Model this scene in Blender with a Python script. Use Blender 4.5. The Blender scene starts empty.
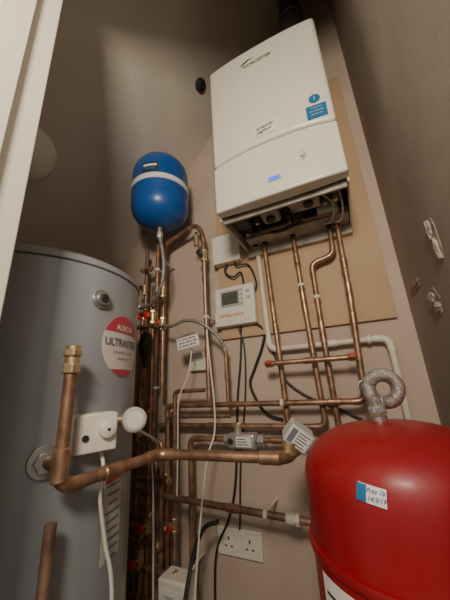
import bpy, bmesh, math, random
from mathutils import Vector, Matrix
random.seed(7)
V=Vector
COL=bpy.context.scene.collection
W={}
# ---------------------------------------------------------------- materials
def mat(name,c1,c2=None,rough=.5,metal=0.,scale=8.,bump=0.,bscale=60.,coat=0.,emit=None,detail=4,rvar=0.):
    m=bpy.data.materials.new(name);m.use_nodes=True
    n=m.node_tree.nodes;l=m.node_tree.links;b=n["Principled BSDF"]
    b.inputs["Roughness"].default_value=rough;b.inputs["Metallic"].default_value=metal
    if coat: b.inputs["Coat Weight"].default_value=coat;b.inputs["Coat Roughness"].default_value=.2
    tc=n.new("ShaderNodeTexCoord")
    c2=c2 or tuple(x*.85 for x in c1)
    nz=n.new("ShaderNodeTexNoise");nz.inputs["Scale"].default_value=scale;nz.inputs["Detail"].default_value=detail
    cr=n.new("ShaderNodeValToRGB");cr.color_ramp.elements[0].position=.35;cr.color_ramp.elements[1].position=.65
    cr.color_ramp.elements[0].color=(*c1,1);cr.color_ramp.elements[1].color=(*c2,1)
    l.new(tc.outputs["Object"],nz.inputs["Vector"]);l.new(nz.outputs["Fac"],cr.inputs["Fac"]);l.new(cr.outputs["Color"],b.inputs["Base Color"])
    if rvar:
        n3=n.new("ShaderNodeTexNoise");n3.inputs["Scale"].default_value=scale*2.3;n3.inputs["Detail"].default_value=6
        mr=n.new("ShaderNodeMapRange");mr.inputs[1].default_value=.3;mr.inputs[2].default_value=.7;mr.inputs[3].default_value=rough-rvar;mr.inputs[4].default_value=rough+rvar
        l.new(tc.outputs["Object"],n3.inputs["Vector"]);l.new(n3.outputs["Fac"],mr.inputs[0]);l.new(mr.outputs[0],b.inputs["Roughness"])
    if bump:
        n2=n.new("ShaderNodeTexNoise");n2.inputs["Scale"].default_value=bscale;n2.inputs["Detail"].default_value=5
        bp=n.new("ShaderNodeBump");bp.inputs["Strength"].default_value=bump;bp.inputs["Distance"].default_value=.01
        l.new(tc.outputs["Object"],n2.inputs["Vector"]);l.new(n2.outputs["Fac"],bp.inputs["Height"]);l.new(bp.outputs["Normal"],b.inputs["Normal"])
    if emit:
        b.inputs["Emission Color"].default_value=(*emit[:3],1);b.inputs["Emission Strength"].default_value=emit[3]
    return m
M={}
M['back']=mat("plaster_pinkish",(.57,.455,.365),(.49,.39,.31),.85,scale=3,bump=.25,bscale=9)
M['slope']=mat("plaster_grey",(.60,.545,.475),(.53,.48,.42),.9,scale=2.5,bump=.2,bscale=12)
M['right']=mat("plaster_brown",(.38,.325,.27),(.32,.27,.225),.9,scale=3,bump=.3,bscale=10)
M['board']=mat("plywood_tan",(.52,.36,.215),(.46,.315,.185),.7,scale=4,bump=.08,bscale=40)
M['floor']=mat("floor_concrete",(.2,.18,.16),(.15,.14,.12),.9,scale=5)
M['frame']=mat("cream_gloss_paint",(.86,.82,.68),(.82,.78,.64),.35,scale=3)
M['cop']=mat("aged_copper",(.50,.295,.185),(.22,.13,.085),.47,.68,scale=22,bump=.05,bscale=40,rvar=.12)
M['copd']=mat("dull_copper",(.38,.235,.16),(.20,.12,.085),.52,.58,scale=24,rvar=.1)
M['copf']=mat("bright_fitting_copper",(.56,.35,.22),(.32,.19,.12),.40,.74,scale=28,rvar=.1)
M['brass']=mat("brass",(.70,.56,.32),(.50,.39,.21),.34,.72,scale=20)
M['steel']=mat("steel",(.55,.54,.52),(.42,.41,.40),.38,.8,scale=20)
M['chr']=mat("nickel_plated",(.72,.71,.68),(.58,.57,.55),.33,.7,scale=25)
M['wplas']=mat("cream_white_plastic",(.80,.76,.66),(.74,.70,.60),.45,scale=4)
M['cream']=mat("cream_pipe_plastic",(.74,.69,.57),(.64,.59,.48),.45,scale=6)
M['grypl']=mat("grey_plastic",(.45,.45,.43),(.38,.38,.37),.45)
M['pgrey']=mat("pale_grey_plastic",(.58,.57,.53),(.52,.51,.47),.5)
M['boil']=mat("boiler_white_enamel",(.80,.76,.65),(.78,.74,.635),.32,scale=3,coat=.15)
M['dark']=mat("dark_void",(.02,.018,.016),(.035,.03,.028),.7)
M['blk']=mat("black_rubber",(.018,.018,.018),(.03,.03,.03),.5)
M['flue']=mat("black_flue_paint",(.035,.034,.033),(.05,.048,.046),.4)
M['chas']=mat("boiler_chassis",(.50,.46,.39),(.30,.27,.23),.45,.4,scale=14)
M['tank']=mat("grey_painted_steel",(.335,.36,.385),(.305,.33,.355),.36,.1,scale=3,coat=.2)
M['tankd']=mat("grey_tank_lid",(.34,.355,.375),(.30,.315,.33),.5,.1,scale=3)
M['blue']=mat("blue_enamel",(.010,.10,.40),(.008,.085,.34),.36,scale=4,coat=.2)
M['red']=mat("red_enamel",(.33,.006,.013),(.26,.005,.011),.42,scale=5,coat=.1,rvar=.12,bump=.04,bscale=30)
M['redpl']=mat("red_plastic",(.6,.03,.02),(.5,.02,.02),.4)
M['lblw']=mat("white_label",(.82,.80,.75),(.78,.76,.71),.5)
M['lblp']=mat("pinkish_label",(.70,.62,.60),(.66,.58,.56),.5)
M['lblb']=mat("blue_label",(.02,.17,.36),(.02,.15,.32),.45)
M['lblr']=mat("red_label",(.52,.06,.09),(.47,.05,.08),.45)
M['ink']=mat("black_ink",(.03,.03,.03),(.04,.04,.04),.6)
M['inkb']=mat("blue_pen_ink",(.03,.06,.35),(.04,.07,.4),.6)
M['inkr']=mat("orange_ink",(.7,.16,.05),(.65,.15,.05),.6)
M['inkg']=mat("grey_ink",(.16,.16,.18),(.18,.18,.2),.6)
M['sil']=mat("pale_sticker",(.80,.78,.72),(.74,.72,.66),.4)
M['lcd']=mat("lcd_grey_green",(.10,.12,.10),(.08,.10,.085),.2)
M['disp']=mat("blue_display",(.02,.05,.5),(.02,.05,.6),.3,emit=(.03,.10,1,1.6))
M['bare']=mat("bare_plaster",(.30,.23,.175),(.42,.345,.275),.95,scale=30,bump=.6,bscale=60)
M['paper']=mat("torn_lining_paper",(.50,.43,.36),(.40,.34,.28),.95,scale=30,bump=.4,bscale=80)
M['brown']=mat("brown_board",(.30,.19,.115),(.24,.15,.09),.8,scale=5)
def braid():
    m=mat("braided_steel",(.50,.465,.42),(.26,.235,.21),.48,.6,scale=90)
    n=m.node_tree.nodes;l=m.node_tree.links;b=n["Principled BSDF"]
    tc=n.new("ShaderNodeTexCoord");v=n.new("ShaderNodeTexVoronoi");v.inputs["Scale"].default_value=300
    bp=n.new("ShaderNodeBump");bp.inputs["Strength"].default_value=.5;bp.inputs["Distance"].default_value=.002
    l.new(tc.outputs["Object"],v.inputs["Vector"]);l.new(v.outputs["Distance"],bp.inputs["Height"]);l.new(bp.outputs["Normal"],b.inputs["Normal"])
    return m
M['braid']=braid()
# ---------------------------------------------------------------- helpers
def meta(o,label=None,cat=None,kind=None,group=None):
    if label:o["label"]=label
    if cat:o["category"]=cat
    if kind:o["kind"]=kind
    if group:o["group"]=group
    return o
def attach(o,par):
    if par is not None:
        o.parent=par;o.matrix_parent_inverse=Matrix.Translation(-W[par.name])
def thing(name,label,cat,loc,group=None):
    e=bpy.data.objects.new(name,None);e.empty_display_size=.05;e.location=loc;COL.objects.link(e);W[e.name]=V(loc)
    return meta(e,label,cat,group=group)
def mk(name,vs,fs,m,par=None,smooth=True,label=None):
    vs=[V(v) for v in vs]
    lo=V([min(v[i] for v in vs) for i in range(3)]);hi=V([max(v[i] for v in vs) for i in range(3)]);c=(lo+hi)/2
    me=bpy.data.meshes.new(name);me.from_pydata([v-c for v in vs],[],fs)
    bm=bmesh.new();bm.from_mesh(me);bmesh.ops.recalc_face_normals(bm,faces=bm.faces);bm.to_mesh(me);bm.free()
    if smooth:
        for p in me.polygons:p.use_smooth=True
        try: me.set_sharp_from_angle(angle=math.radians(38))
        except Exception: pass
    me.materials.append(M[m] if isinstance(m,str) else m)
    o=bpy.data.objects.new(name,me);o.location=c;COL.objects.link(o);W[o.name]=c.copy()
    attach(o,par)
    if label:o["label"]=label
    return o
def bevel(o,w,s=3):
    b=o.modifiers.new("bevel","BEVEL");b.width=w;b.segments=s;b.limit_method='ANGLE';b.angle_limit=math.radians(40);return o
def boxg(x0,x1,y0,y1,z0,z1):
    vs=[(x,y,z) for x in(x0,x1) for y in(y0,y1) for z in(z0,z1)]
    return vs,[(0,1,3,2),(4,6,7,5),(0,4,5,1),(2,3,7,6),(0,2,6,4),(1,5,7,3)]
def box(name,x0,x1,y0,y1,z0,z1,m,par=None,bv=0,label=None,T=None):
    vs,fs=boxg(x0,x1,y0,y1,z0,z1)
    if T is not None: vs=[T@V(v) for v in vs]
    o=mk(name,vs,fs,m,par,smooth=bv>0,label=label)
    if bv:bevel(o,bv)
    return o
def frame_for(d):
    d=d.normalized();a=V((0,0,1)) if abs(d.z)<.9 else V((1,0,0))
    u=d.cross(a).normalized();return u,d.cross(u).normalized()
def tubeg(pts,r,seg=14,cap=True):
    pts=[V(p) for p in pts];rs=r if isinstance(r,(list,tuple)) else [r]*len(pts)
    vs=[];fs=[];d0=(pts[1]-pts[0]).normalized();u,w=frame_for(d0);n=len(pts)
    for i,p in enumerate(pts):
        if i==0:d=d0
        elif i==n-1:d=(pts[-1]-pts[-2]).normalized()
        else:
            d=((pts[i]-pts[i-1]).normalized()+(pts[i+1]-pts[i]).normalized())
            d=d.normalized() if d.length>1e-6 else d0
        q=d0.rotation_difference(d);u=q@u;w=q@w;d0=d
        for k in range(seg):
            a=2*math.pi*k/seg;vs.append(p+(u*math.cos(a)+w*math.sin(a))*rs[i])
    for i in range(n-1):
        for k in range(seg):
            fs.append((i*seg+k,i*seg+(k+1)%seg,(i+1)*seg+(k+1)%seg,(i+1)*seg+k))
    if cap:
        fs.append(tuple(range(seg))[::-1]);fs.append(tuple((n-1)*seg+k for k in range(seg)))
    return vs,fs
def fillet(pts,fr):
    pts=[V(p) for p in pts];out=[pts[0]];arcs=[]
    for i in range(1,len(pts)-1):
        a,b,c=pts[i-1],pts[i],pts[i+1];d1=(a-b);d2=(c-b)
        r=min(fr,d1.length*.45,d2.length*.45);p0=b+d1.normalized()*r;p1=b+d2.normalized()*r
        arc=[]
        for k in range(9):
            t=k/8;arc.append(p0*(1-t)**2+b*2*t*(1-t)+p1*t*t)
        out+=arc;arcs.append(arc)
    out.append(pts[-1]);return out,arcs
def smooth_pts(pts,k=8):
    P=[V(p) for p in pts];P=[2*P[0]-P[1]]+P+[2*P[-1]-P[-2]];o=[]
    for i in range(1,len(P)-2):
        a,b,c,d=P[i-1:i+3]
        for j in range(k):
            t=j/k;o.append(.5*((2*b)+(c-a)*t+(2*a-5*b+4*c-d)*t*t+(3*b-a-3*c+d)*t**3))
    o.append(P[-2]);return o
def collar(name,p,d,r,h,m,par,seg=16,label=None):
    d=V(d).normalized();p=V(p);c=min(h*.18,r*.2)
    vs,fs=tubeg([p-d*h/2,p-d*(h/2-c),p+d*(h/2-c),p+d*h/2],[r-c,r,r,r-c],seg)
    return mk(name,vs,fs,m,par,label=label)
def hexnut(name,p,d,r,h,m,par): 
    d=V(d).normalized();p=V(p);vs,fs=tubeg([p-d*h/2,p+d*h/2],r,6);o=mk(name,vs,fs,m,par,smooth=False);bevel(o,r*.12,2);return o
def pipe(pts,r,m='cop',label="aged copper water pipe clipped to the wall",name="copper_pipe",fr=None,couplings=(),clips=(),elbows=True,fm='copf',group=None):
    fr=fr or r*2.6
    path,arcs=fillet(pts,fr)
    vs,fs=tubeg(path,r);o=mk(name,vs,fs,m);meta(o,label,"pipe",group=group)
    if elbows:
        for a in arcs:
            d0=(a[0]-a[1]).normalized();d1=(a[-1]-a[-2]).normalized()
            L=r*1.1
            pp=[a[0]+d0*L]+a+[a[-1]+d1*L]
            v,f=tubeg(pp,r*1.16);mk("pipe_elbow",v,f,fm,o)
    P=[V(p) for p in pts]
    for (s,t) in couplings:
        d=P[s+1]-P[s];q=P[s]+d*t;collar("pipe_coupling",q,d,r*1.22,r*4.2,fm,o)
    for (s,t) in clips:
        d=(P[s+1]-P[s]);q=P[s]+d*t
        collar("pipe_clip",q,d,r*1.35,r*1.3,'wplas',o)
        v,f=tubeg([q+V((0,r,0)),V((q.x,-.0005,q.z))],r*.5,8);mk("clip_stem",v,f,'wplas',o)
    return o
def cable(pts,r,m,label,name="cable",cat="cable"):
    v,f=tubeg(smooth_pts(pts),r,8);o=mk(name,v,f,m);return meta(o,label,cat)
def lathe(name,prof,c,m,par=None,seg=64,label=None):
    vs=[];fs=[];n=len(prof)
    for r,z in prof:
        for k in range(seg):
            a=2*math.pi*k/seg;vs.append((c[0]+max(r,.0004)*math.cos(a),c[1]+max(r,.0004)*math.sin(a),z))
    for i in range(n-1):
        for k in range(seg):
            fs.append((i*seg+k,i*seg+(k+1)%seg,(i+1)*seg+(k+1)%seg,(i+1)*seg+k))
    fs.append(tuple(range(seg)));fs.append(tuple((n-1)*seg+k for k in range(seg)))
    return mk(name,vs,fs,m,par,label=label)
def dome(R,z0,z1,n=10,p=2.3):
    o=[]
    for i in range(n+1):
        a=math.pi/2*i/n;o.append((R*math.cos(a)**(2/p),z0+(z1-z0)*math.sin(a)**(2/p)))
    return o
def text(s,size,m,par,fn,name="lettering",depth=.0,bold=0,shear=0):
    cu=bpy.data.curves.new("t","FONT");cu.body=s;cu.size=size;cu.align_x='CENTER';cu.align_y='CENTER';cu.offset=bold;cu.shear=shear
    t=bpy.data.objects.new("t",cu);COL.objects.link(t);bpy.context.view_layer.update()
    me=t.evaluated_get(bpy.context.evaluated_depsgraph_get()).to_mesh()
    vs=[fn(v.co.x,v.co.y) for v in me.vertices];fs=[tuple(p.vertices) for p in me.polygons]
    t.to_mesh_clear();bpy.data.objects.remove(t)
    return mk(name,vs,fs,m,par,smooth=False)
def plane_fn(o,u,v,ang=0):
    o=V(o);u=V(u).normalized();v=V(v).normalized();c,s=math.cos(ang),math.sin(ang)
    return lambda x,y:o+u*(x*c-y*s)+v*(x*s+y*c)
def cyl_fn(cx,cy,R,th0,z0,ang=0):
    c,s=math.cos(ang),math.sin(ang)
    def f(x,y):
        X=x*c-y*s;Y=x*s+y*c;t=th0+X/R;return V((cx+R*math.cos(t),cy+R*math.sin(t),z0+Y))
    return f
def patch(name,fn,w,h,m,par,nx=8,ny=2,label=None):
    vs=[fn(-w/2+w*i/nx,-h/2+h*j/ny) for j in range(ny+1) for i in range(nx+1)]
    fs=[(j*(nx+1)+i,j*(nx+1)+i+1,(j+1)*(nx+1)+i+1,(j+1)*(nx+1)+i) for j in range(ny) for i in range(nx)]
    return mk(name,vs,fs,m,par,label=label)
def disc(name,fn,R,m,par,seg=40,rings=5,label=None):
    vs=[fn(0,0)];fs=[]
    for i in range(1,rings+1):
        for k in range(seg):
            a=2*math.pi*k/seg;vs.append(fn(R*i/rings*math.cos(a),R*i/rings*math.sin(a)))
    for k in range(seg):fs.append((0,1+k,1+(k+1)%seg))
    for i in range(rings-1):
        for k in range(seg):
            a=1+i*seg;b=a+seg;fs.append((a+k,a+(k+1)%seg,b+(k+1)%seg,b+k))
    return mk(name,vs,fs,m,par,label=label)
def segment(name,fn,R,y0,y1,m,par,nx=16,ny=8):
    vs=[];
    for j in range(ny+1):
        y=y0+(y1-y0)*j/ny;L=math.sqrt(max(R*R-y*y,1e-8))
        for i in range(nx+1): vs.append(fn(-L+2*L*i/nx,y))
    fs=[(j*(nx+1)+i,j*(nx+1)+i+1,(j+1)*(nx+1)+i+1,(j+1)*(nx+1)+i) for j in range(ny) for i in range(nx)]
    return mk(name,vs,fs,m,par)
def struct(o): o["kind"]="structure";return o
# ---------------------------------------------------------------- room
XL,XR=-1.34,.205
struct(box("wall_back",XL-.1,XR+.1,0,.1,0,3.5,'back'))
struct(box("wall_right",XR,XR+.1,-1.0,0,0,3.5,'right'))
struct(box("wall_left",XL-.1,XL,-1.0,0,0,1.75,'slope'))
struct(box("floor",XL-.1,2.0,-3.2,.1,-.08,0,'floor'))
def zs(x):return 1.786+(x+1.17)*1.056
x0,x1=XL-.08,XR+.1
vs=[(x,y,zs(x)+dz) for x in(x0,x1) for y in(-1.0,0.0) for dz in(0,.08)]
struct(mk("ceiling",vs,[(0,1,3,2),(4,6,7,5),(0,4,5,1),(2,3,7,6),(0,2,6,4),(1,5,7,3)],'slope',smooth=False))
HZ=2.15
struct(box("wall_front",XL-.1,-.52,-1.06,-.96,0,3.5,'slope'))
struct(box("trim_1",-.52,-.463,-1.07,-.935,0,HZ,'frame',bv=.003))
struct(box("trim_2",-.463,-.450,-1.035,-.985,0,HZ,'frame',bv=.002))
struct(box("trim_3",-.62,-.48,-1.09,-1.071,0,HZ+.05,'frame',bv=.004))
struct(box("wall_front_header",-.52,XR+.1,-1.06,-.96,HZ,3.5,'slope'))
bb=box("plywood_board",-.545,.158,-.018,-.0005,1.2,2.42,'board',bv=.0015)
meta(bb,"tan plywood backing board screwed to the wall behind the boiler","board")
# ---------------------------------------------------------------- boiler
X0,X1=-.378,.078;XC=(X0+X1)/2;HW=(X1-X0)/2;YF=-.372;BOW=.013
B=thing("boiler","cream-white wall-hung gas boiler with two-part front and exposed underside","boiler",(XC,-.02,1.575),)
def bowed(name,zb,zt,yf,yb,m,n=20,bow=BOW,bv=.01,inset=0,par=B):
    N=n
    xs=[X0+inset+(X1-X0-2*inset)*i/N for i in range(N+1)]
    vs=[];
    for x in xs:
        t=(x-XC)/HW;y=yf-bow*(1-abs(t)**2.6)
        vs+=[(x,y,zb(t)),(x,y,zt(t)),(x,yb,zb(t)),(x,yb,zt(t))]
    fs=[]
    for i in range(N):
        a=4*i;b=a+4;fs+=[(a,b,b+1,a+1),(a+2,a+3,b+3,b+2),(a,a+2,b+2,b),(a+1,b+1,b+3,a+3)]
    fs+=[(0,1,3,2),(4*N,4*N+2,4*N+3,4*N+1)]
    o=mk(name,vs,fs,m,par);bevel(o,bv,4);return o
arch=lambda t:1.812+.016*(1-t*t)
bowed("front_casing",lambda t:arch(t)+.003,lambda t:2.335,YF+.007,-.03,'boil',bv=.014)
bowed("casing_core",lambda t:1.70,lambda t:2.2,YF+.018,-.04,'dark',bv=.002,inset=.012)
bowed("lower_flap",lambda t:1.608-.006*(1-t*t),lambda t:arch(t)-.003,YF+.009,YF+.05,'boil',bv=.007)
box("side_panel",X0+.001,X0+.006,YF+.045,-.03,1.595,1.82,'boil',B)
box("side_panel",X1-.006,X1-.001,YF+.045,-.03,1.595,1.82,'boil',B)
box("rear_frame",X0+.004,X1-.004,-.045,-.0185,1.56,2.3,'chas',B,bv=.002)
box("chassis_plate",X0+.012,X1-.012,YF+.06,-.045,1.640,1.65,'dark',B)
box("front_rail",X0+.008,X1-.008,YF+.062,YF+.072,1.590,1.614,'chas',B,bv=.001)
box("pipe_bracket",X0+.03,X1-.01,-.135,-.045,1.598,1.603,'chas',B,bv=.001)
box("pipe_bracket",X0+.03,X1-.01,-.14,-.135,1.598,1.628,'chas',B,bv=.001)
box("condensate_trap",-.345,-.285,-.29,-.21,1.60,1.642,'blk',B,bv=.01)
box("pump_body",-.24,-.17,-.28,-.19,1.608,1.642,'grypl',B,bv=.01)
collar("pump_cap",(-.205,-.235,1.602),(0,0,1),.018,.016,'blk',B,24)
box("control_box",-.13,-.02,-.29,-.21,1.61,1.642,'chas',B,bv=.006)
box("grey_valve_block",-.04,.035,-.19,-.145,1.60,1.642,'pgrey',B,bv=.006)
for i,x in enumerate((-.325,-.30,-.262,-.145,-.11,-.005,.03,.05)):
    collar("hose_fitting",(x,-.17-.03*(i%3),1.618),(0,0,1),.008,.036,('brass','blk','steel')[i%3],B)
for x in(-.325,-.28,-.157,-.007,.021): hexnut("tail_nut",(x,-.075,1.61),(0,0,1),.016,.024,'brass',B)
collar("pressure_gauge",(-.06,-.26,1.602),(0,0,1),.018,.014,'blk',B)
collar("drain_point",(.03,-.25,1.61),(0,0,1),.010,.04,'brass',B)
for pts in ([(-.35,-.30,1.62),(-.25,-.30,1.600),(-.15,-.30,1.60),(-.05,-.30,1.63)],[(-.02,-.27,1.63),(.02,-.22,1.598),(0,-.12,1.585),(-.06,-.10,1.62)],[(-.30,-.18,1.63),(-.22,-.15,1.59),(-.12,-.16,1.595),(-.05,-.17,1.63)],[(.04,-.29,1.64),(.05,-.2,1.59),(.03,-.12,1.58),(-.03,-.11,1.62)],[(-.16,-.30,1.63),(-.12,-.2,1.592),(-.2,-.15,1.592),(-.33,-.15,1.63)]):
    v,f=tubeg(smooth_pts(pts),.0035,8);mk("internal_wire",v,f,'pgrey' if pts[0][0]>-.1 else 'blk',B)
for xa,xb in((-.27,-.15),(-.10,.02)):
    v,f=tubeg(fillet([(xa,-.165,1.64),(xa,-.165,1.60),(xb,-.165,1.60),(xb,-.165,1.64)],.02)[0],.0065);mk("internal_copper_tube",v,f,'cop',B)
def by(x,off=.0012): 
    t=(x-XC)/HW;return YF+.007-BOW*(1-abs(t)**2.6)-off
def bfn(cx,cz,ang=0,off=.0012):
    c,s=math.cos(ang),math.sin(ang)
    def f(x,y):
        X=cx+x*c-y*s;Z=cz+x*s+y*c;return V((X,by(X,off),Z))
    return f
text("WORCESTER",.0205,'ink',B,bfn(-.158,2.240),name="maker_lettering",bold=.0004,shear=.2)
sw=bfn(-.200,2.262)
mk("maker_emblem",[sw(-.030,-.010),sw(-.014,.003),sw(.010,.010),sw(.040,.007),sw(.012,.003),sw(-.006,-.004)],[(0,1,2,3,4,5)],'ink',B,smooth=False)
disc("blue_round_sticker",bfn(.024,1.925),.019,'lblb',B)
text("i",.026,'lblw',B,bfn(.024,1.925,0,.0022),name="sticker_symbol")
patch("blue_sticker",bfn(.024,1.868),.066,.058,'lblb',B)
for k in range(3): text(["THINK SAFE","GAS APPLIANCE","SERVICE DUE"][k],.0065,'lblw',B,bfn(.024,1.884-.014*k,0,.0022),name="sticker_lettering")
patch("white_sticker",bfn(-.158,1.885,-.0),.10,.054,'lblw',B)
text("Greenstar",.0165,'ink',B,bfn(-.156,1.895,.12,.0022),name="sticker_lettering",bold=.0003,shear=.3)
text("Highflow",.0155,'ink',B,bfn(-.160,1.876,.12,.0022),name="sticker_lettering",bold=.0003,shear=.3)
def fl(cx,cz,off=.003):
    return lambda x,y:V((cx+x,YF+.009-BOW*(1-abs((cx+x-XC)/HW)**2.6)-off,cz+y))
disc("dial_slot",fl(-.043,1.71,.0012),.011,'grypl',B)
vs,fs=tubeg([V((-.043,YF-.002,1.71)),V((-.043,YF-.010,1.71))],.0045);mk("indicator_lens",vs,fs,'lblw',B)
patch("slot_groove",fl(-.043,1.71,.0016),.004,.05,'grypl',B)
patch("display_surround",fl(-.145,1.660,.0015),.044,.02,'grypl',B)
patch("display",fl(-.145,1.660,.0028),.030,.013,'disp',B)
# flue
FL=thing("flue","black flue turret with elbow rising from the boiler top","flue",(XC,-.19,2.32))
v,f=tubeg(fillet([(-.09,-.19,2.33),(-.09,-.19,2.50),(.0,-.19,2.62),(.0,-.19,2.86)],.07)[0],.05,24);mk("flue_pipe",v,f,'flue',FL)
collar("flue_collar",(-.09,-.19,2.35),(0,0,1),.062,.035,'flue',FL,24);collar("flue_collar",(.0,-.19,2.69),(0,0,1),.058,.03,'flue',FL,24)
fb=box("timber_board",-.29,-.16,-.14,-.12,2.33,2.70,'brown',None,bv=.002);meta(fb,"brown timber board standing beside the flue above the boiler","board")
# ---------------------------------------------------------------- wall items
jb=thing("junction_box","plain white plastic wiring box fixed above the heating programmer","junction box",(-.49,-.018,1.57))
box("box_body",-.551,-.412,-.055,-.018,1.560,1.705,'wplas',jb,bv=.006)
box("box_cover",-.553,-.410,-.064,-.056,1.558,1.707,'wplas',jb,bv=.004)
tm=thing("heating_programmer","cream wall heating programmer with dark display and pull-down flap","programmer",(-.46,-.018,1.255))
box("programmer_body",-.558,-.360,-.052,-.018,1.250,1.437,'wplas',tm,bv=.008)
box("programmer_flap",-.556,-.362,-.058,-.051,1.252,1.322,'wplas',tm,bv=.004)
box("display_surround",-.525,-.412,-.0555,-.051,1.340,1.418,'grypl',tm,bv=.003)
box("display",-.517,-.436,-.0575,-.054,1.350,1.408,'lcd',tm,bv=.001)
text("12:47",.024,'ink',tm,plane_fn((-.476,-.058,1.382),(1,0,0),(0,0,1)),name="display_digits")
for k in range(3): box("push_button",-.430,-.417,-.059,-.055,1.352+.02*k,1.362+.02*k,'wplas',tm,bv=.001)
for k in range(2): box("push_button",-.398,-.380,-.055,-.051,1.365+.03*k,1.377+.03*k,'grypl',tm,bv=.001)
text("centaurplus",.026,'inkr',tm,plane_fn((-.475,-.0585,1.300),(1,0,0),(0,0,1)),bold=.0005)
text("C17",.013,'inkr',tm,plane_fn((-.40,-.0585,1.270),(1,0,0),(0,0,1)))
so=thing("double_socket","white double electric socket on the lower wall","socket",(-.515,0,.38))
box("faceplate",-.610,-.428,-.012,-.0005,.385,.475,'wplas',so,bv=.004)
for cx in(-.562,-.476):
    box("rocker_switch",cx+(.022 if cx<-.5 else -.034),cx+(.034 if cx<-.5 else -.022),-.017,-.011,.445,.463,'wplas',so,bv=.002)
    for dx,dz,w,h in((0,.016,.006,.011),(-.012,-.008,.009,.005),(.012,-.008,.009,.005)):
        box("pin_slot",cx+dx-w/2,cx+dx+w/2,-.0126,-.0118,.425+dz-h/2,.425+dz+h/2,'blk',so)
sb=thing("small_control_box","white plastic control box with label clipped to the floor pipes","control box",(-.69,-.125,.27))
box("box_body",-.745,-.635,-.205,-.125,.265,.385,'wplas',sb,bv=.008);box("box_label",-.73,-.66,-.2065,-.2045,.32,.36,'sil',sb)
text("WIRING",.012,'ink',sb,plane_fn((-.695,-.2072,.34),(1,0,0),(0,0,1)))
# ---------------------------------------------------------------- pipes
r=.0105
wp=pipe([(-.330,-.033,1.615),(-.318,-.033,1.13),(.116,-.033,1.13),(.122,-.033,.02)],.0115,'cream',"cream plastic condensate pipe running from boiler along the wall","plastic_pipe",fm='wplas',fr=.035,couplings=[(1,.55)],clips=[(1,.85),(2,.5)])
pipe([(-.29,-.058,1.60),(-.275,-.058,1.08),(-.271,-.058,.86)],r,'cop',"straight copper pipe dropping from boiler to the horizontal run",elbows=False,couplings=[(0,.04),(0,.75),(1,.9)])
pipe([(-.158,-.058,1.60),(-.152,-.058,1.3),(-.138,-.058,.842),(-.872,-.058,.842)],r,'cop',"copper pipe dropping from boiler and turning along the wall",fr=.03,elbows=True,couplings=[(0,.35),(1,.4),(2,.18),(2,.62)],clips=[(0,.75),(2,.45)])
pipe([(-.006,-.058,1.60),(-.012,-.058,1.476),(-.100,-.058,1.457),(-.1,-.058,1.17),(-.087,-.058,.02)],r,'cop',"copper pipe with a side step below the boiler",couplings=[(3,.12)],clips=[(2,.5)])
pipe([(.022,-.083,1.60),(.018,-.083,1.3),(.002,-.083,.925),(-.80,-.083,.925),(-.80,-.083,.02)],r,'cop',"copper pipe from boiler running across and down to the floor",couplings=[(0,.6),(1,.25),(2,.12),(2,.6),(3,.3)],clips=[(2,.35),(3,.5)])
pipe([(-.48,-.112,.885),(-.775,-.112,.885),(-.775,-.112,.70)],.008,'copd',"thin dull copper pipe running between the two long runs",couplings=[(0,.2),(0,.7)])
fp=pipe([(-.315,-.108,1.07),(.0,-.108,1.068)],.0095,'copf',"short copper bypass pipe with red valve handles at both ends",elbows=False,couplings=[(0,.5)])
for x in(-.305,-.012):
    collar("valve_body",(x,-.108,1.069),(1,0,0),.014,.03,'brass',fp);box("valve_handle",x-.013,x+.013,-.134,-.125,1.065,1.077,'redpl',fp,bv=.003)
    collar("handle_stem",(x,-.12,1.07),(0,1,0),.004,.016,'brass',fp)
jp=pipe([(-.542,-.757,1.055),(-.542,-.757,.832),(-.526,-.482,.832),(-.19,-.455,.832),(-.19,-.26,.815)],.0125,'cop',"large copper pipe from grey tank bending across the room",fr=.036,couplings=[(1,.45),(2,.9)])
hexnut("brass_nut",(-.542,-.757,1.050),(0,0,1),.019,.020,'brass',jp);collar("brass_union",(-.542,-.757,1.066),(0,0,1),.0145,.02,'brass',jp)
hexnut("brass_nut",(-.542,-.757,1.082),(0,0,1),.020,.014,'brass',jp);collar("brass_cap",(-.542,-.757,1.093),(0,0,1),.015,.010,'brass',jp)
collar("tank_stub",(-.575,-.750,.872),(1,0,0),.0125,.06,'cop',jp);collar("pipe_tee",(-.542,-.757,.872),(0,0,1),.016,.06,'copf',jp)
ip=pipe([(-.19,-.255,.815),(-.19,-.085,.80),(-.68,-.085,.797),(-.68,-.085,.02)],r,'cop',"copper pipe with nickel mixing valve on the wall",couplings=[(1,.25),(1,.92),(2,.35)],clips=[(2,.55)])
mv=thing("mixing_valve","large silver valve body with label fitted into a copper pipe","valve",(-.45,-.085,.79))
box("valve_body",-.495,-.385,-.122,-.07,.772,.824,'chr',mv,bv=.008);hexnut("valve_nut",(-.508,-.085,.797),(1,0,0),.023,.024,'chr',mv);hexnut("valve_nut",(-.372,-.085,.797),(1,0,0),.023,.024,'chr',mv)
collar("valve_branch",(-.46,-.095,.832),(0,0,1),.015,.02,'chr',mv);hexnut("branch_nut",(-.46,-.095,.845),(0,0,1),.017,.012,'brass',mv);collar("adjuster_knob",(-.478,-.128,.80),(0,1,0),.010,.014,'blk',mv)
box("valve_plate",-.458,-.398,-.1235,-.1215,.780,.815,'sil',mv,bv=.0005)
for k in range(3): box("label_line",-.452,-.41-.006*k,-.1242,-.1234,.787+k*.009,.7895+k*.009,'ink',mv)
za=thing("zone_valve","grey motorised valve head with dark printed label on the pipe elbow","valve",(-.18,-.40,.85))
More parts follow.
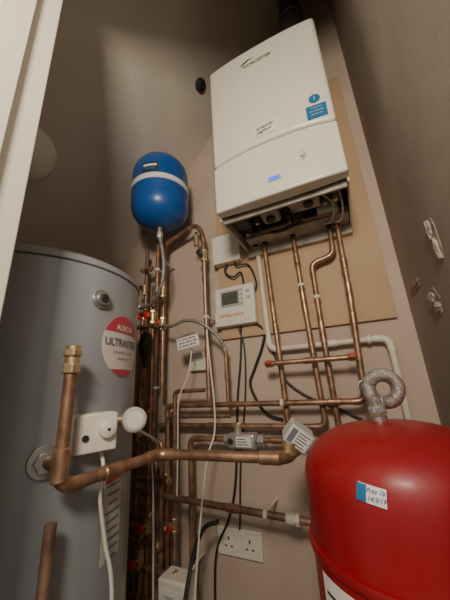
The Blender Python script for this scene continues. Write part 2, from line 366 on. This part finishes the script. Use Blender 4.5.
T=Matrix.Translation((-.165,-.40,.872))@Matrix.Rotation(math.radians(40),4,'Y')@Matrix.Rotation(math.radians(20),4,'Z')
box("actuator_head",-.031,.031,-.026,.026,-.024,.024,'pgrey',za,bv=.004,T=T)
box("paper_label",-.028,.024,-.0275,-.0265,-.020,.020,'lblw',za,T=T)
box("label_block",-.026,-.012,-.0282,-.0274,-.018,.018,'inkg',za,T=T)
for k in range(5): box("label_line",-.008,.021-.005*(k%2),-.0282,-.0274,-.016+k*.0075,-.0138+k*.0075,'ink',za,T=T)
collar("valve_base",(-.185,-.42,.845),(0,0,1),.017,.03,'brass',za)
# risers
pipe([(-.945,-.083,.02),(-.945,-.083,1.73)],r,'copd',"dull vertical copper riser beside the grey tank",couplings=[(0,.35),(0,.62),(0,.8)],clips=[(0,.5),(0,.93)])
pipe([(-.885,-.083,.02),(-.878,-.083,.9),(-.872,-.083,1.78)],r,'cop',"tall vertical copper riser beside the grey tank",elbows=False,couplings=[(0,.55),(1,.3),(1,.95)],clips=[(1,.8),(1,.12)])
pipe([(-.82,-.1,.97),(-.815,-.1,1.735),(-.62,-.1,1.79),(-.58,-.1,1.72),(-.577,-.1,.95)],r,'cop',"copper pipe looping up and over beneath the blue vessel",fr=.035,couplings=[(0,.35),(3,.3),(3,.75)],clips=[(3,.55),(0,.86)])
pipe([(-.74,-.112,.02),(-.74,-.112,.985),(-.59,-.112,.985)],.0085,'cop',"thin copper pipe rising and turning to join a riser",couplings=[(0,.5)])
pipe([(-.915,-.135,.02),(-.915,-.135,1.33)],.009,'copd',"thin dull copper riser in front of the pipe bundle",couplings=[(0,.45),(0,.7)])
pipe([(-.852,-.138,.02),(-.848,-.138,1.44),(-.875,-.11,1.50)],.0085,'cop',"thin copper riser in front of the pipe bundle",couplings=[(0,.38),(0,.77)])
pipe([(-.785,-.14,.20),(-.785,-.14,.60),(-.785,-.14,.79),(-.90,-.14,.80)],.0085,'copd',"thin copper pipe turning into the lower pipe bundle",couplings=[(0,.5),(2,.5)])
pipe([(-.498,-.085,1.14),(-.498,-.085,.937)],.008,'cop',"short copper drop pipe joining braided hose to pipe run",elbows=False,couplings=[(0,.5)])
pipe([(-.925,-.137,.606),(-.60,-.137,.594),(-.2,-.137,.583)],.0115,'copd',"dull horizontal pipe with white coupling low on the wall",elbows=False,couplings=[(0,.2),(1,.3)],clips=[(1,.6)])
wc=thing("plastic_coupling","white plastic pipe coupling on the low horizontal pipe","coupling",(-.277,-.137,.585));collar("coupling_sleeve",(-.277,-.137,.5855),(1,0,0),.017,.03,'wplas',wc);hexnut("coupling_nut",(-.255,-.137,.585),(1,0,0),.019,.014,'wplas',wc)
xo="short copper cross pipe joining the risers"
for (a,b,y,z,rr,mm) in ((-.99,-.69,-.16,.372,.011,'copd'),(-.97,-.83,-.13,1.365,.0085,'cop'),(-.96,-.80,-.16,1.285,.0085,'cop'),(-.95,-.87,-.12,1.60,.008,'copd'),(-.96,-.72,-.165,.66,.009,'cop'),(-.98,-.80,-.165,.54,.009,'copd'),(-.98,-.76,-.17,.455,.0085,'cop'),(-.95,-.84,-.15,.90,.009,'cop'),(-1.0,-.74,-.17,.29,.009,'cop')):
    x_=pipe([(a,y,z),(b,y,z)],rr,mm,xo,elbows=False,couplings=[(0,.5)],group="short cross pipes in the riser bundle")
    for q in(a+.012,b-.012): hexnut("compression_nut",(q,y,z),(1,0,0),rr*1.75,.014,'brass',x_)
pipe([(-1.0,-.16,.50),(-.86,-.16,.50),(-.86,-.16,.02)],.0095,'cop',"copper pipe turning down low beside the tank",couplings=[(0,.5),(1,.3)])
pipe([(-.96,-.13,.72),(-.82,-.13,.72),(-.82,-.13,.60)],.009,'cop',"copper bypass pipe low in the pipe bundle")
dp=pipe([(-.558,-.752,.775),(-.562,-.75,.0)],.0105,'copd',"plain dark pipe running down the front of the tank",elbows=False,fm='copd')
v,f=tubeg([(-.610,-.745,.60),(-.559,-.752,.60)],.008);mk("pipe_bracket",v,f,'copd',dp)
def valve(p,axis,lab,handle='redpl',s=1.):
    t=thing("stop_valve",lab,"valve",p,group="valves fitted along the copper risers");p=V(p);a=V(axis)
    collar("valve_body",p,a,.016*s,.036*s,'brass',t);hexnut("valve_nut",p+a*.024*s,a,.017*s,.014*s,'brass',t);hexnut("valve_nut",p-a*.024*s,a,.017*s,.014*s,'brass',t)
    collar("valve_stem",p+V((0,-.022*s,0)),(0,1,0),.006*s,.03*s,'brass',t)
    vs,fs=tubeg([p+V((0,-.034*s,0)),p+V((0,-.037*s,0)),p+V((0,-.045*s,0)),p+V((0,-.048*s,0))],[.012*s,.016*s,.016*s,.012*s],12);mk("valve_handle",vs,fs,handle,t);return t
R_="brass stop valve with red wheel on a riser"
valve((-.945,-.095,1.345),(0,0,1),R_)
valve((-.873,-.095,1.36),(0,0,1),R_)
valve((-.848,-.14,1.33),(0,0,1),R_,s=1.1)
valve((-.817,-.105,1.30),(0,0,1),R_,s=1.)
valve((-.945,-.095,1.50),(0,0,1),"brass valve with black wheel high in the riser bundle",'blk',.9)
valve((-.817,-.105,1.46),(0,0,1),"brass valve with pale wheel high in the riser bundle",'pgrey',.9)
valve((-.915,-.135,.82),(0,0,1),"brass valve with black wheel low in the bundle",'blk')
valve((-.578,-.105,1.60),(0,0,1),"brass isolating valve with black wheel high on a riser",'blk')
valve((-.80,-.092,.68),(0,0,1),"brass valve with black wheel low on a copper pipe",'blk',.9)
valve((-.848,-.14,.50),(0,0,1),"brass stop valve with red wheel near the floor")
valve((-.74,-.115,.50),(0,0,1),"brass stop valve with red wheel near the floor",s=.8)
valve((-.86,-.165,.40),(0,0,1),"brass stop valve with red wheel near the floor")
bl=thing("lever_valve","bulbous black-handled valve on the copper riser","valve",(-.85,-.15,1.20))
vs,fs=tubeg([(-.852,-.178,1.135),(-.852,-.178,1.15),(-.852,-.178,1.18),(-.852,-.178,1.215),(-.852,-.178,1.238),(-.852,-.178,1.25)],[.012,.023,.031,.030,.022,.012],18);mk("black_handle",vs,fs,'blk',bl)
vs,fs=tubeg([(-.852,-.178,1.09),(-.852,-.178,1.14)],[.007,.015],12);mk("handle_tip",vs,fs,'blk',bl)
collar("valve_stem",(-.85,-.155,1.20),(0,1,0),.008,.05,'brass',bl)
bv=thing("air_vent","small brass automatic air vent at top of riser","valve",(-.60,-.10,1.68));collar("vent_body",(-.605,-.125,1.68),(0,0,1),.014,.06,'brass',bv);collar("vent_cap",(-.605,-.125,1.717),(0,0,1),.008,.016,'blk',bv)
gg=thing("motor_valve_head","round pale grey valve head mounted at the tank side","valve",(-.552,-.556,.926))
ax=V((.74,-.67,.0)).normalized();p=V((-.552,-.556,.928))
vs,fs=tubeg([p+ax*.022,p+ax*.018,p-ax*.018,p-ax*.022],[.025,.030,.030,.025],32);mk("head_case",vs,fs,'pgrey',gg)
vs,fs=tubeg([p+ax*.0215,p+ax*.0235],.021,32);mk("head_face",vs,fs,'sil',gg)
vs,fs=tubeg([V((-.60,-.572,.928)),V((-.56,-.552,.928))],.012);mk("head_stem",vs,fs,'brass',gg)
# hoses
def hose(pts,rr,label,m='braid',ribs=False):
    sp=smooth_pts(pts,10 if not ribs else 24)
    rad=[rr*(1+.03*math.sin(i*2.1)) for i in range(len(sp))] if ribs else rr
    v,f=tubeg(sp,rad,16);o=mk("braided_hose",v,f,m);meta(o,label,"hose")
    hexnut("hose_nut",sp[0],sp[0]-sp[1],rr*(1.3 if ribs else 1.7),.014,'steel' if ribs else 'chr',o);hexnut("hose_nut",sp[-1],sp[-1]-sp[-2],rr*1.5,.016,'chr',o)
    collar("hose_ferrule",sp[2],sp[1]-sp[3],rr*1.2,.014,'chr',o);return o
hose([(-.755,-.217,1.70),(-.735,-.22,1.62),(-.725,-.22,1.53),(-.75,-.21,1.44),(-.82,-.18,1.385),(-.90,-.15,1.385),(-.94,-.125,1.395)],.009,"pale braided steel hose hanging from the blue vessel")
hose([(-.81,-.135,1.29),(-.74,-.145,1.27),(-.66,-.145,1.285),(-.58,-.14,1.26),(-.52,-.11,1.20),(-.498,-.087,1.145)],.0075,"braided steel filling hose linking two copper pipes")
tg=thing("paper_tag","white handwritten paper tag hung on the pipes","tag",(-.64,-.155,1.19))
T=Matrix.Translation((-.640,-.158,1.185))@Matrix.Rotation(math.radians(-8),4,'Y')
box("tag_sheet",-.055,.055,-.001,.001,-.025,.025,'lblw',tg,T=T)
for k in range(3):
    for j in range(5): box("tag_writing",-.045+.018*j,-.034+.018*j+.004*((j+k)%2),-.0022,-.0012,-.015+.014*k,-.011+.014*k,'ink',tg,T=T)
fs_=thing("fused_spur","small white switched fuse box on the wall behind pipes","switch",(-.66,0,1.08));box("spur_body",-.715,-.62,-.03,-.0005,1.07,1.155,'wplas',fs_,bv=.005);box("spur_switch",-.69,-.675,-.035,-.029,1.10,1.12,'wplas',fs_,bv=.002)
# cables
cy=-.013
cable([(-.44,-.03,1.265),(-.451,cy,1.2),(-.465,cy,1.08),(-.488,cy,.937),(-.518,cy,.64),(-.557,cy,.503),(-.622,cy,.36),(-.63,cy,.02)],.0045,'blk',"thin black cable dropping from the programmer")
cable([(-.46,-.03,1.26),(-.44,cy,1.15),(-.452,cy,.95),(-.49,cy,.72),(-.51,cy,.5),(-.515,cy,.477)],.0035,'blk',"thin black cable running down to the socket")
cable([(-.39,-.03,1.265),(-.345,cy,1.22),(-.355,cy,1.155),(-.40,cy,1.06),(-.425,cy,1.0),(-.40,cy,.93),(-.36,cy,.878),(-.30,cy,.86)],.0055,'blk',"thick black cable looping behind copper pipes")
cable([(-.33,cy,1.17),(-.30,cy,1.088),(-.273,cy,1.007),(-.20,cy,.945),(-.10,cy,.90),(-.02,cy,.86)],.0045,'blk',"black cable trailing behind the boiler pipes")
cable([(-.49,-.03,1.565),(-.50,-.04,1.52),(-.46,-.04,1.485),(-.42,-.04,1.50),(-.41,-.035,1.435)],.0045,'blk',"short black cable between wiring box and programmer")
cable([(-.45,-.03,1.565),(-.44,-.04,1.54),(-.38,-.035,1.53),(-.352,-.03,1.44),(-.365,-.03,1.39)],.004,'blk',"short black cable between wiring box and programmer")
cable([(-.52,-.17,.56),(-.58,-.165,.53),(-.615,-.185,.45),(-.625,-.23,.33),(-.66,-.235,.2),(-.70,-.23,.03)],.0075,'blk',"thick black cable sweeping down to the floor")
cable([(-.565,-.125,1.56),(-.562,-.128,1.231),(-.538,-.13,.873),(-.56,-.16,.75),(-.585,-.165,.603),(-.60,-.185,.42),(-.60,-.215,.25),(-.61,-.215,.03)],.0035,'wplas',"thin white cable hanging down in front of the pipes")
cable([(-.64,-.125,1.16),(-.66,-.13,1.05),(-.70,-.14,.95),(-.705,-.14,.80),(-.71,-.14,.6)],.003,'wplas',"thin white cable hanging from the paper tag area")
cable([(-.572,-.640,.872),(-.553,-.645,.84),(-.556,-.645,.78),(-.560,-.62,.69),(-.55,-.6,.57),(-.545,-.6,.2),(-.55,-.6,.02)],.0042,'wplas',"white cable hanging from the tank thermostat")
cable([(-.555,-.535,.90),(-.60,-.40,.84),(-.70,-.30,.76),(-.76,-.22,.66),(-.77,-.2,.5),(-.77,-.19,.15)],.0035,'wplas',"thin white cable drooping from tank to pipes")
# ---------------------------------------------------------------- tank
TC=(-.857,-.635);TR=.275
tk=thing("hot_water_cylinder","tall grey painted steel hot water cylinder with domed lid","water tank",(TC[0],TC[1],0))
lathe("tank_body",[(TR-.01,0),(TR,.012),(TR,1.318),(TR-.004,1.322)],TC,'tank',tk,96)
lathe("tank_lid",[(TR-.004,1.3225),(TR+.003,1.324),(TR+.003,1.337),(TR-.006,1.345)]+[(TR*.96*math.cos(a),1.345+.035*math.sin(a)) for a in [i*.157 for i in range(0,10)]],TC,'tankd',tk,96)
collar("top_outlet",(TC[0]+.05,TC[1]+.05,1.395),(0,0,1),.018,.05,'brass',tk)
def tf(th,z,off=.0012,ang=0):return cyl_fn(TC[0],TC[1],TR+off,th,z,ang)
th=math.radians(14)
disc("round_label",tf(th,1.122,.0012),.085,'lblp',tk,48,8)
segment("label_red_cap",tf(th,1.122,.0020),.0845,.034,.0835,'lblr',tk)
text("ALBION",.022,'lblw',tk,tf(th,1.169,.003),bold=.0003)
text("ULTRASTEEL",.0275,'inkg',tk,tf(th,1.127,.003),bold=.0008)
text("Unvented Cylinder",.012,'inkg',tk,tf(th,1.102,.003));text("stainless steel",.011,'inkg',tk,tf(th,1.085,.003))
segment("label_red_foot",tf(th,1.122,.0020),.0845,-.0835,-.066,'lblr',tk,ny=4)
th2=math.radians(12)
patch("spec_label",tf(th2,.72),.07,.17,'pgrey',tk,10,4)
for k in range(9): patch("label_line",tf(th2,.785-.018*k,.0024),.058-.01*(k%3),.004,'inkg',tk,6,1)
patch("label_red_bar",tf(th2,.796,.0022),.066,.008,'lblr',tk,6,1)
def radial(name,th,z,r0,r1,rad,m,seg=24,hx=False):
    d=V((math.cos(th),math.sin(th),0));c=V((TC[0],TC[1],z))
    v,f=tubeg([c+d*(TR+r0),c+d*(TR+r1)],rad,6 if hx else seg);o=mk(name,v,f,m,tk);bevel(o,.0015,2);return o
ta=math.radians(-6)
radial("boss_flange",ta,1.234,-.004,.006,.026,'steel');radial("boss_ring",ta,1.234,.006,.016,.018,'steel');radial("boss_plug",ta,1.234,.016,.02,.011,'blk')
tb=math.radians(-24)
radial("coil_flange",tb,.872,-.004,.008,.032,'steel');radial("coil_nut",tb,.872,.006,.022,.022,'steel',hx=True)
st=thing("tank_thermostat","small cream tank thermostat box with round white dial","thermostat",(-.58,-.635,.87))
an=math.radians(-5);d=V((math.cos(an),math.sin(an),0))
an2=math.radians(-24);dd=V((math.cos(an2),math.sin(an2),0));uu=V((-math.sin(an2),math.cos(an2),0))
c=V((TC[0],TC[1],.914))+d*(TR+.003)
T=Matrix(((uu.x,dd.x,0,c.x),(uu.y,dd.y,0,c.y),(0,0,1,c.z),(0,0,0,1)))
box("thermostat_body",-.045,.045,-.012,.030,-.041,.041,'wplas',st,bv=.007,T=T)
box("thermostat_cover",-.044,.044,.030,.037,-.039,.039,'wplas',st,bv=.004,T=T)
q=c+dd*.037+uu*.020+V((0,0,.006));v,f=tubeg([q,q+dd*.012,q+dd*.015],[.019,.018,.014],28);mk("dial",v,f,'wplas',st)
v,f=tubeg([q+dd*.0155,q+dd*.0162],.0035,12);mk("dial_marker",v,f,'ink',st)
q=c+dd*.037-uu*.024+V((0,0,-.008));v,f=tubeg([q,q+dd*.003],.007,20);mk("cover_screw",v,f,'blk',st)
# ---------------------------------------------------------------- blue vessel
bc=(-.755,-.217);bR=.14
bvz=thing("expansion_vessel","blue enamel expansion vessel strapped with a white band","expansion vessel",(bc[0],bc[1],1.745))
prof=[(r_,z_) for r_,z_ in reversed(dome(bR,1.865,1.745,10,2.2))]+[(bR,1.93),(bR+.002,1.935),(bR+.002,1.94),(bR,1.945)]+dome(bR,2.02,2.15,10,2.2)
lathe("vessel_shell",prof,bc,'blue',bvz,64)
lathe("white_strap",[(bR+.001,1.926),(bR+.004,1.926),(bR+.004,1.954),(bR+.001,1.954)],bc,'lblw',bvz,64)
box("wall_bracket",bc[0]-.03,bc[0]+.03,bc[1]+bR-.002,-.0005,1.90,1.96,'steel',bvz,bv=.002)
collar("outlet_nozzle",(bc[0],bc[1],1.733),(0,0,1),.013,.04,'brass',bvz);hexnut("outlet_nut",(bc[0],bc[1],1.712),(0,0,1),.016,.02,'chr',bvz)
A_=math.radians(-72)
patch("vessel_label",cyl_fn(bc[0],bc[1],bR+.002,A_,1.990),.075,.05,'ink',bvz,8,2);patch("vessel_label_text",cyl_fn(bc[0],bc[1],bR+.003,A_,1.998),.065,.012,'sil',bvz,8,1)
patch("vessel_label_lower",cyl_fn(bc[0],bc[1],bR+.003,A_,1.978),.05,.008,'lblb',bvz,8,1)
# ---------------------------------------------------------------- red vessel
rc=(.032,-.53);rR=.16
rv=thing("expansion_vessel","large red enamel heating expansion vessel with seam and labels","expansion vessel",(rc[0],rc[1],0))
DZ0,DZ1,DP=.825,.922,2.35
lathe("upper_shell",[(rR,.745),(rR,.80)]+dome(rR,DZ0,DZ1,18,DP),rc,'red',rv,96)
lathe("seam_flange",[(rR-.004,.732),(rR+.005,.733),(rR+.006,.739),(rR+.005,.745),(rR-.004,.746)],rc,'red',rv,96)
lathe("lower_shell",[(r_,z_) for r_,z_ in reversed(dome(rR,.56,.44,12,2.2))]+[(rR,.733)],rc,'red',rv,96)
for k in range(3):
    a=math.radians(30+120*k);b=V((rc[0]+.11*math.cos(a),rc[1]+.11*math.sin(a),.50));v,f=tubeg([b,V((b.x+.02*math.cos(a),b.y+.02*math.sin(a),0.0))],.012,10);mk("leg",v,f,'red',rv)
def rf(thd,z,off=.0015,ang=0):
    c,s=math.cos(ang),math.sin(ang);t0=math.radians(thd)
    def f(x,y):
        X=x*c-y*s;Z=z+x*s+y*c
        k=min(max((Z-DZ0)/(DZ1-DZ0),0),.999);R=rR*(max(1-k**DP,0))**(1/DP)+off
        t=t0+X/rR;return V((rc[0]+R*math.cos(t),rc[1]+R*math.sin(t),Z+off*.5*(k>0)))
    return f
patch("sticker",rf(-107,.848,.0015,-.12),.037,.021,'lblw',rv,12,6)
patch("sticker_blue_half",rf(-111.6,.8492,.0022,-.12),.013,.020,'lblb',rv,4,6)
text("Pres 1b",.0078,'inkb',rv,rf(-105,.852,.0032,-.05),name="sticker_lettering",shear=.4);text("14/3/19",.0075,'inkb',rv,rf(-105,.843,.0032,-.05),name="sticker_lettering",shear=.4)
patch("spec_label",rf(-128,.665),.11,.11,'lblw',rv,12,2)
for k in range(6): patch("label_line",rf(-128,.70-.016*k,.0025),.09-.015*(k%3),.004,'ink',rv,8,1)
collar("top_nozzle",(rc[0]-.014,rc[1],.924),(0,0,1),.014,.016,'steel',rv);hexnut("top_nut",(rc[0]-.014,rc[1],.936),(0,0,1),.016,.012,'brass',rv)
lc=V((.036,-.53,.977));LR=.026
loop=[(rc[0]-.014,-.53,.940)]+[tuple(lc+V((LR*math.cos(math.radians(a)),.00012*(205-a),LR*math.sin(math.radians(a))))) for a in (205,165,125,85,45,5,-40,-80)]+[(.02,-.46,.955),(.015,-.35,.965),(.008,-.2,.975),(.003,-.11,.975)]
hose(loop,.0128,"dull braided hose curled in a loop over the red vessel",ribs=True)
# ---------------------------------------------------------------- wall damage, lamp cover, hole
def blob(name,y,z,w,h,m,off,label,cat,seed,lo=.6,hi=1.1):
    random.seed(seed);n=30;rs=[random.uniform(lo,hi) for _ in range(n)];rs=[(rs[k-1]+2*rs[k]+rs[(k+1)%n])/4 for k in range(n)];vs=[(XR-off-.002,y,z)]
    for k in range(n):
        a=2*math.pi*k/n;q=rs[k];vs.append((XR-off*random.uniform(.5,1.1),y+w*q*math.cos(a),z+h*q*math.sin(a)))
    for k in range(n): vs.append((XR+.004,vs[1+k][1],vs[1+k][2]))
    fs=[(0,1+k,1+(k+1)%n) for k in range(n)]+[(1+k,1+(k+1)%n,1+n+(k+1)%n,1+n+k) for k in range(n)]+[tuple(1+n+k for k in range(n))]
    o=mk(name,vs,fs,m);meta(o,label,cat);return o
blob("torn_plaster",-.445,1.285,.034,.062,'bare',.002,"torn brown patch of bare plaster on the wall","wall damage",3)
blob("torn_plaster",-.31,1.17,.065,.042,'bare',.002,"small chipped brown plaster patch on the wall","wall damage",5)
blob("torn_plaster",-.15,1.262,.10,.020,'bare',.002,"thin scraped plaster patch on the wall","wall damage",8)
fk="soft pale flake of loose plaster on a damaged wall patch"
for i,(y,z,w,h) in enumerate(((-.44,1.315,.018,.026),(-.455,1.262,.014,.030),(-.30,1.185,.032,.020),(-.335,1.158,.022,.014),(-.17,1.268,.055,.010))):
    blob("plaster_flake",y,z,w,h,'paper',.007,fk,"plaster flake",20+i,.6,1.15)["group"]="loose plaster flakes on the wall"
sn=V((1.056,0,-1)).normalized()
def onslope(x,y,d=0):return V((x,y,zs(x)))+sn*d
hl=thing("vent_hole","black round vent plug set in the sloping plaster","vent",onslope(-.49,-.244))
v,f=tubeg([onslope(-.49,-.244,0),onslope(-.49,-.244,.012),onslope(-.49,-.244,.016)],[.032,.03,.024],24);mk("vent_rim",v,f,'blk',hl);v,f=tubeg([onslope(-.49,-.244,.014),onslope(-.49,-.244,.02)],.014,16);mk("vent_plug",v,f,'blk',hl)
lm=thing("lamp_cover","pale round lamp cover on the sloping ceiling, unlit","lamp",onslope(-1.04,-.70))
u,w=frame_for(sn);c=onslope(-1.04,-.70)
vs=[];fs=[];seg=32;pr=[(.11,0)]+[(.11*math.cos(a),.05*math.sin(a)+.01) for a in [i*.15 for i in range(11)]]
for Rr_,h_ in pr:
    for k in range(seg):
        a=2*math.pi*k/seg;vs.append(c+(u*math.cos(a)+w*math.sin(a))*max(Rr_,.001)+sn*h_)
for i in range(len(pr)-1):
    for k in range(seg): fs.append((i*seg+k,i*seg+(k+1)%seg,(i+1)*seg+(k+1)%seg,(i+1)*seg+k))
mk("lamp_shade",vs,fs,'wplas',lm)
# ---------------------------------------------------------------- lights
def area(loc,tgt,size,power,col):
    l=bpy.data.lights.new("hall_light","AREA");l.size=size;l.energy=power;l.color=col
    o=bpy.data.objects.new("hall_light",l);o.location=loc;o.rotation_euler=(V(tgt)-V(loc)).to_track_quat('-Z','Y').to_euler();COL.objects.link(o)
area((.06,-1.70,1.72),(-.55,0,1.55),.24,18,(1,.88,.72))
w=bpy.data.worlds.new("w");bpy.context.scene.world=w;w.use_nodes=True
w.node_tree.nodes["Background"].inputs[0].default_value=(.58,.52,.45,1);w.node_tree.nodes["Background"].inputs[1].default_value=.9
# ---------------------------------------------------------------- camera
f=273.;t=math.radians(17.3);ro=math.radians(3.2);ya=math.radians(24.6)
fw=V((-math.sin(ya)*math.cos(t),math.cos(ya)*math.cos(t),math.sin(t)))
Rr=V((math.cos(ya),math.sin(ya),0));U=Rr.cross(fw)
r2=Rr*math.cos(ro)-U*math.sin(ro);u2=Rr*math.sin(ro)+U*math.cos(ro)
cam=bpy.data.cameras.new("camera");cam.sensor_fit='HORIZONTAL';cam.sensor_width=36;cam.lens=36*f/450;cam.clip_start=.02
co=bpy.data.objects.new("camera",cam);COL.objects.link(co)
m3=Matrix((r2,u2,-fw)).transposed();co.matrix_world=Matrix.Translation((0,-1.15,1.0))@m3.to_4x4()
bpy.context.scene.camera=co
